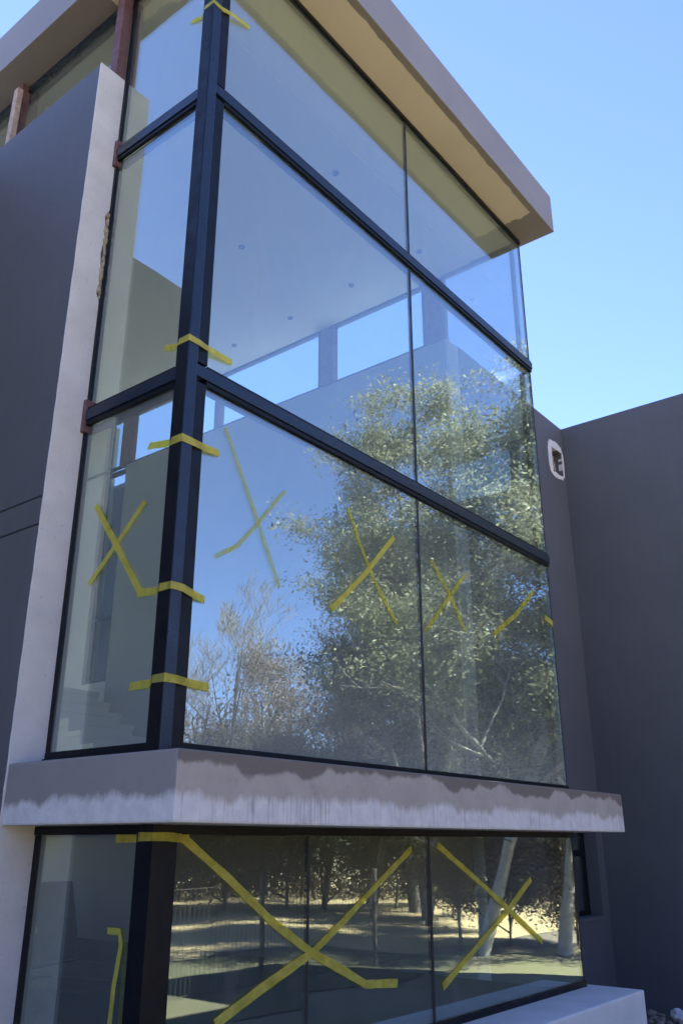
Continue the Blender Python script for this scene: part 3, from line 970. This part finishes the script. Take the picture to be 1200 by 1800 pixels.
def tree(name, label, group, base, height, spread, seed, bark, leaf=None, nleaf=0, lsize=0.1, cl=0.35, trunk_r=0.22, aspect=2.2, leafdroop=0.0, **kw):
    rg = np.random.default_rng(seed)
    segs, tips = grow((0, 0, 0), height, spread, rg, trunk_r, **kw)
    root = empty(name, base)
    tag(root, label, 'tree', group)
    v, q = tube_mesh(segs, 6)
    link('trunk', np_mesh('trunk', v, quads=q), bark, root, True)
    if leaf is not None:
        T = np.array([t[0] for t in tips])
        idx = rg.integers(0, len(T), nleaf)
        # uneven: some twigs carry much more than others
        wgt = rg.gamma(0.40, 1.0, len(T)); wgt /= wgt.sum()
        idx = rg.choice(len(T), nleaf, p=wgt)
        c = T[idx] + rg.normal(size=(nleaf, 3)) * cl * np.array([1, 1, 0.75])
        c = c[c[:, 2] > 0.2]
        v, q = leaf_mesh(c, rg, lsize, aspect, leafdroop)
        link('crown', np_mesh('crown', v, quads=q), leaf, root)
    return root

TG = 'trees mirrored in the glass'
def up_(x, y): return (x, y, GZ)
tree('gum_tree', 'tallest green gum tree with pale leaning trunk, mirrored right of the central joint', TG, up_(11.3, -4.3), 11.0, 2.5, 21, M['bark_pale'], M['gum'], 100000, 0.075, 0.24, 0.12, 3.0, 0.6, levels=4, first=0.14, kids=(16, 6, 4), up=0.5, lean=(0.02, 0.05))
tree('gum_tree', 'green gum tree with low hanging branches, mirrored at the far right of the glass', TG, up_(12.0, -3.2), 9.9, 2.1, 32, M['bark_pale'], M['gum'], 100000, 0.075, 0.24, 0.11, 3.0, 0.8, levels=4, first=0.10, kids=(16, 6, 4), up=0.4, lean=(-0.02, 0.03))
tree('gum_tree', 'darker green gum tree standing behind the tallest one, mirrored beside the central joint', TG, up_(13.6, -5.6), 10.2, 2.4, 35, M['bark_pale'], M['gum'], 75000, 0.080, 0.28, 0.12, 3.0, 0.6, levels=4, first=0.12, kids=(15, 6, 4), up=0.5)
for (x, y, h, sp_, sd_, mm, lab) in ((13.4, -3.6, 2.3, 1.0, 201, 'dry', 'brown twiggy shrub mirrored at the far right of the ground floor glass'),
                                (12.6, -4.5, 2.0, 1.0, 202, 'dry', 'brown twiggy shrub mirrored behind the big tape cross'),
                                (14.6, -6.0, 2.4, 1.1, 203, 'dry', 'brown twiggy shrub mirrored just right of the ground floor joint'),
                                (15.6, -8.2, 3.0, 1.3, 204, 'cedar', 'dark evergreen shrub mirrored left of the ground floor joint'),
                                (17.4, -8.6, 2.8, 1.4, 205, 'cedar', 'dark evergreen shrub mirrored behind the ground floor joint')):
    sh = tree('shrub', lab, 'shrubs mirrored in the glass', up_(x, y), h, sp_, sd_, M['bark'], M[mm], 34000, 0.055, 0.20, 0.03, 2.2, 0.2, levels=4, first=0.05, kids=(14, 5, 4), up=0.5)
    sh['category'] = 'shrub'
tree('gum_tree', 'slender open gum tree whose top is mirrored across the middle transom', TG, up_(15.4, -8.0), 12.2, 2.7, 43, M['bark'], M['gum'], 50000, 0.080, 0.24, 0.10, 3.0, 0.6, levels=4, first=0.40, kids=(13, 5, 4), up=0.7, lean=(0.0, 0.0))
tree('cedar_tree', 'dark dense evergreen mirrored behind the tape cross left of the joint', TG, up_(18.4, -10.4), 9.4, 2.7, 54, M['bark'], M['cedar'], 100000, 0.085, 0.28, 0.20, 2.2, 0.2, levels=4, first=0.08, kids=(22, 6, 4), up=0.15)
tree('gum_tree', 'crooked tree with clumped foliage reaching left, mirrored in the middle of the low pane', TG, up_(16.2, -10.2), 8.0, 2.2, 68, M['bark'], M['gum'], 26000, 0.075, 0.20, 0.10, 2.6, 0.2, levels=4, first=0.40, kids=(7, 5, 4), up=0.5, lean=(-0.10, -0.02))
tree('gum_tree', 'broad grey green gum tree filling the gap left of the central joint', TG, up_(16.8, -9.0), 8.6, 2.6, 72, M['bark'], M['gum'], 36000, 0.080, 0.24, 0.12, 2.6, 0.3, levels=4, first=0.50, kids=(14, 5, 4), up=0.5)
rsr = random.Random(77)
for k in range(9):
    x = 11.0 + k * 1.15 + rsr.uniform(-0.4, 0.4)
    y = -19.0 + k * 1.05 + rsr.uniform(-0.5, 0.5)
    sh = tree('shrub', 'brown green bush in the row along the far side of the dry lawn', 'bushes along the far side of the lawn', up_(x, y), rsr.uniform(3.0, 4.2), 1.5, 300 + k, M['bark'], M['wood_bg'], 26000, 0.075, 0.30, 0.05, 2.2, 0.2, levels=4, first=0.04, kids=(14, 5, 4), up=0.4)
    sh['category'] = 'bush'
tree('bare_tree', 'bare pale winter tree with fan shaped twigs, mirrored beside the navy post', TG, up_(19.1, -19.7), 8.3, 3.2, 76, M['bark_grey'], None, trunk_r=0.12, levels=6, first=0.22, kids=(9, 5, 4, 3, 3), up=1.4, wob=0.10)
tree('bare_tree', 'lower bare winter tree mirrored to the right of the fan shaped one', TG, up_(22.0, -19.5), 7.4, 2.8, 87, M['bark_grey'], None, trunk_r=0.11, levels=6, first=0.22, kids=(9, 5, 4, 3, 3), up=1.3, wob=0.10)
tree('bare_tree', 'wide bare winter tree mirrored low behind the navy post', TG, up_(20.6, -23.4), 8.0, 3.2, 98, M['bark_grey'], None, trunk_r=0.11, levels=6, first=0.22, kids=(9, 5, 4, 3, 3), up=1.3, wob=0.10)
tree('dry_tree', 'brown leaved winter tree mirrored at the bottom centre of the low pane', TG, up_(18.2, -13.4), 6.4, 2.4, 109, M['bark_grey'], M['dry'], 30000, 0.06, 0.30, 0.11, 2.2, 0.2, levels=5, first=0.2, kids=(9, 5, 4, 3), up=0.8)
tree('dry_tree', 'brown leaved winter tree mirrored below the dark evergreen', TG, up_(20.6, -13.6), 6.0, 2.6, 110, M['bark_grey'], M['dry'], 30000, 0.06, 0.30, 0.11, 2.2, 0.2, levels=5, first=0.2, kids=(9, 5, 4, 3), up=0.8)
tree('dry_tree', 'broad low brown leaved tree mirrored right of the bare trees', TG, up_(20.1, -17.3), 6.4, 2.8, 111, M['bark_grey'], M['dry'], 26000, 0.06, 0.32, 0.11, 2.2, 0.2, levels=5, first=0.2, kids=(9, 5, 4, 3), up=0.7)

# far woodland closing the horizon all round
def woodland(seed, arc0, arc1, r0, r1, count, leaves):
    rg = np.random.default_rng(seed)
    segs, cs = [], []
    for k in range(count):
        a = rg.uniform(arc0, arc1); r = rg.uniform(r0, r1)
        x, y = 2 + r * math.cos(a), r * math.sin(a)
        h = rg.uniform(4.6, 7.6)
        root = np.array([x, y, GZ - 0.05])
        top = np.array([x + rg.normal() * 0.5, y + rg.normal() * 0.5, GZ + h])
        segs.append((root, top, 0.11, 0.03))
        ends = []
        for j in range(14):
            q = root + (top - root) * rg.uniform(0.12, 0.95)
            e = q + rg.normal(size=3) * np.array([1.1, 1.1, 0.7]) + np.array([0, 0, 0.3])
            segs.append((q, e, 0.03, 0.008))
            ends.append(e)
        m = leaves // count
        ends = np.array(ends)
        w = rg.gamma(0.7, 1.0, len(ends)); w /= w.sum()
        c = ends[rg.choice(len(ends), m, p=w)] + rg.normal(size=(m, 3)) * np.array([0.5, 0.5, 0.42])
        cs.append(c[c[:, 2] > GZ + 0.05])
        u = np.array([x, y, GZ]) + rg.normal(size=(m // 3, 3)) * np.array([1.3, 1.3, 0.0])
        u[:, 2] += np.abs(rg.normal(size=m // 3)) * 0.75
        cs.append(u)
    return segs, np.concatenate(cs), rg
segs, cs, rg = woodland(7, -math.pi * 0.95, math.pi * 0.06, 25, 34, 280, 400000)
v, q = tube_mesh(segs, 4)
v2, q2 = leaf_mesh(cs, rg, 0.115, 2.0)
me = np_mesh('woodland', np.concatenate([v, v2]), quads=np.concatenate([q, q2 + len(v)]))
o = link('woodland', me, M['wood_bg'])
o['kind'] = 'stuff'
tag(o, 'brown winter woodland closing the far side of the dry lawn', 'woodland')

# mesh fence along the lawn
fe = tag(empty('mesh_fence', (7.0, -4.9, GZ)), 'low wire mesh fence on thin posts mirrored in the ground floor glass', 'fence')
fy = -4.85
x0, x1 = 1.5, 11.5
pr = None
for k in range(5):
    x = x0 + k * (x1 - x0) / 4
    if pr is None:
        bm = bmesh.new()
        bmesh.ops.create_cone(bm, cap_ends=True, segments=8, radius1=0.03, radius2=0.03, depth=1.35, matrix=Matrix.Translation((0, 0, 0.675)))
        pr = build('post', bm, M['bark'], fe); o = pr
    else:
        o = pr.copy(); COL.objects.link(o); o.parent = fe
    o.location = (x - 7.0, fy + 4.9, 0)
segs = []
for k in range(int((x1 - x0) / 0.075)):
    x = x0 + k * 0.075 - 7.0
    segs.append((np.array([x, 0.05, 0.02]), np.array([x, 0.05, 1.22]), 0.0035, 0.0035))
for k in range(4):
    z = 0.04 + k * 0.39
    segs.append((np.array([x0 - 7.0, 0.05, z]), np.array([x1 - 7.0, 0.05, z]), 0.0025, 0.0025))
v, q = tube_mesh(segs, 4)
o = link('wire_mesh', np_mesh('wire_mesh', v, quads=q), M['wire'], fe)
o['kind'] = 'stuff'

# rubble at the foot of the right wing
def rock(name, loc, r, seed, m, label, cat, group=None, squash=0.7):
    rs = random.Random(seed)
    bm = bmesh.new()
    bmesh.ops.create_icosphere(bm, subdivisions=2, radius=r)
    for v in bm.verts:
        v.co *= 1 + rs.uniform(-0.22, 0.22)
        v.co.z *= squash
    o = build(name, bm, m)
    o.location = loc
    return tag(o, label, cat, group)
rock('plaster_lump', (7.50, 0.56, GZ + 0.05), 0.085, 3, M['bag'], 'pale lump of plaster lying at the foot of the right dark wall', 'rubble', None, 0.9)
rk = random.Random(4)
sp = [(7.25, 0.78, 0.035), (7.34, 0.70, 0.05), (7.30, 0.60, 0.03), (7.42, 0.80, 0.045), (7.18, 0.66, 0.04), (7.55, 0.78, 0.05), (7.66, 0.65, 0.05), (7.38, 0.52, 0.04), (7.62, 0.9, 0.06), (7.1, 0.85, 0.035)]
for k, (x, y, r) in enumerate(sp):
    rock('rubble_stone', (x, y, GZ + r * 0.4), r, 30 + k, M['stone'], 'small brown rubble stone on the soil beside the pale plaster lump', 'rubble', 'rubble stones at the foot of the right wing')
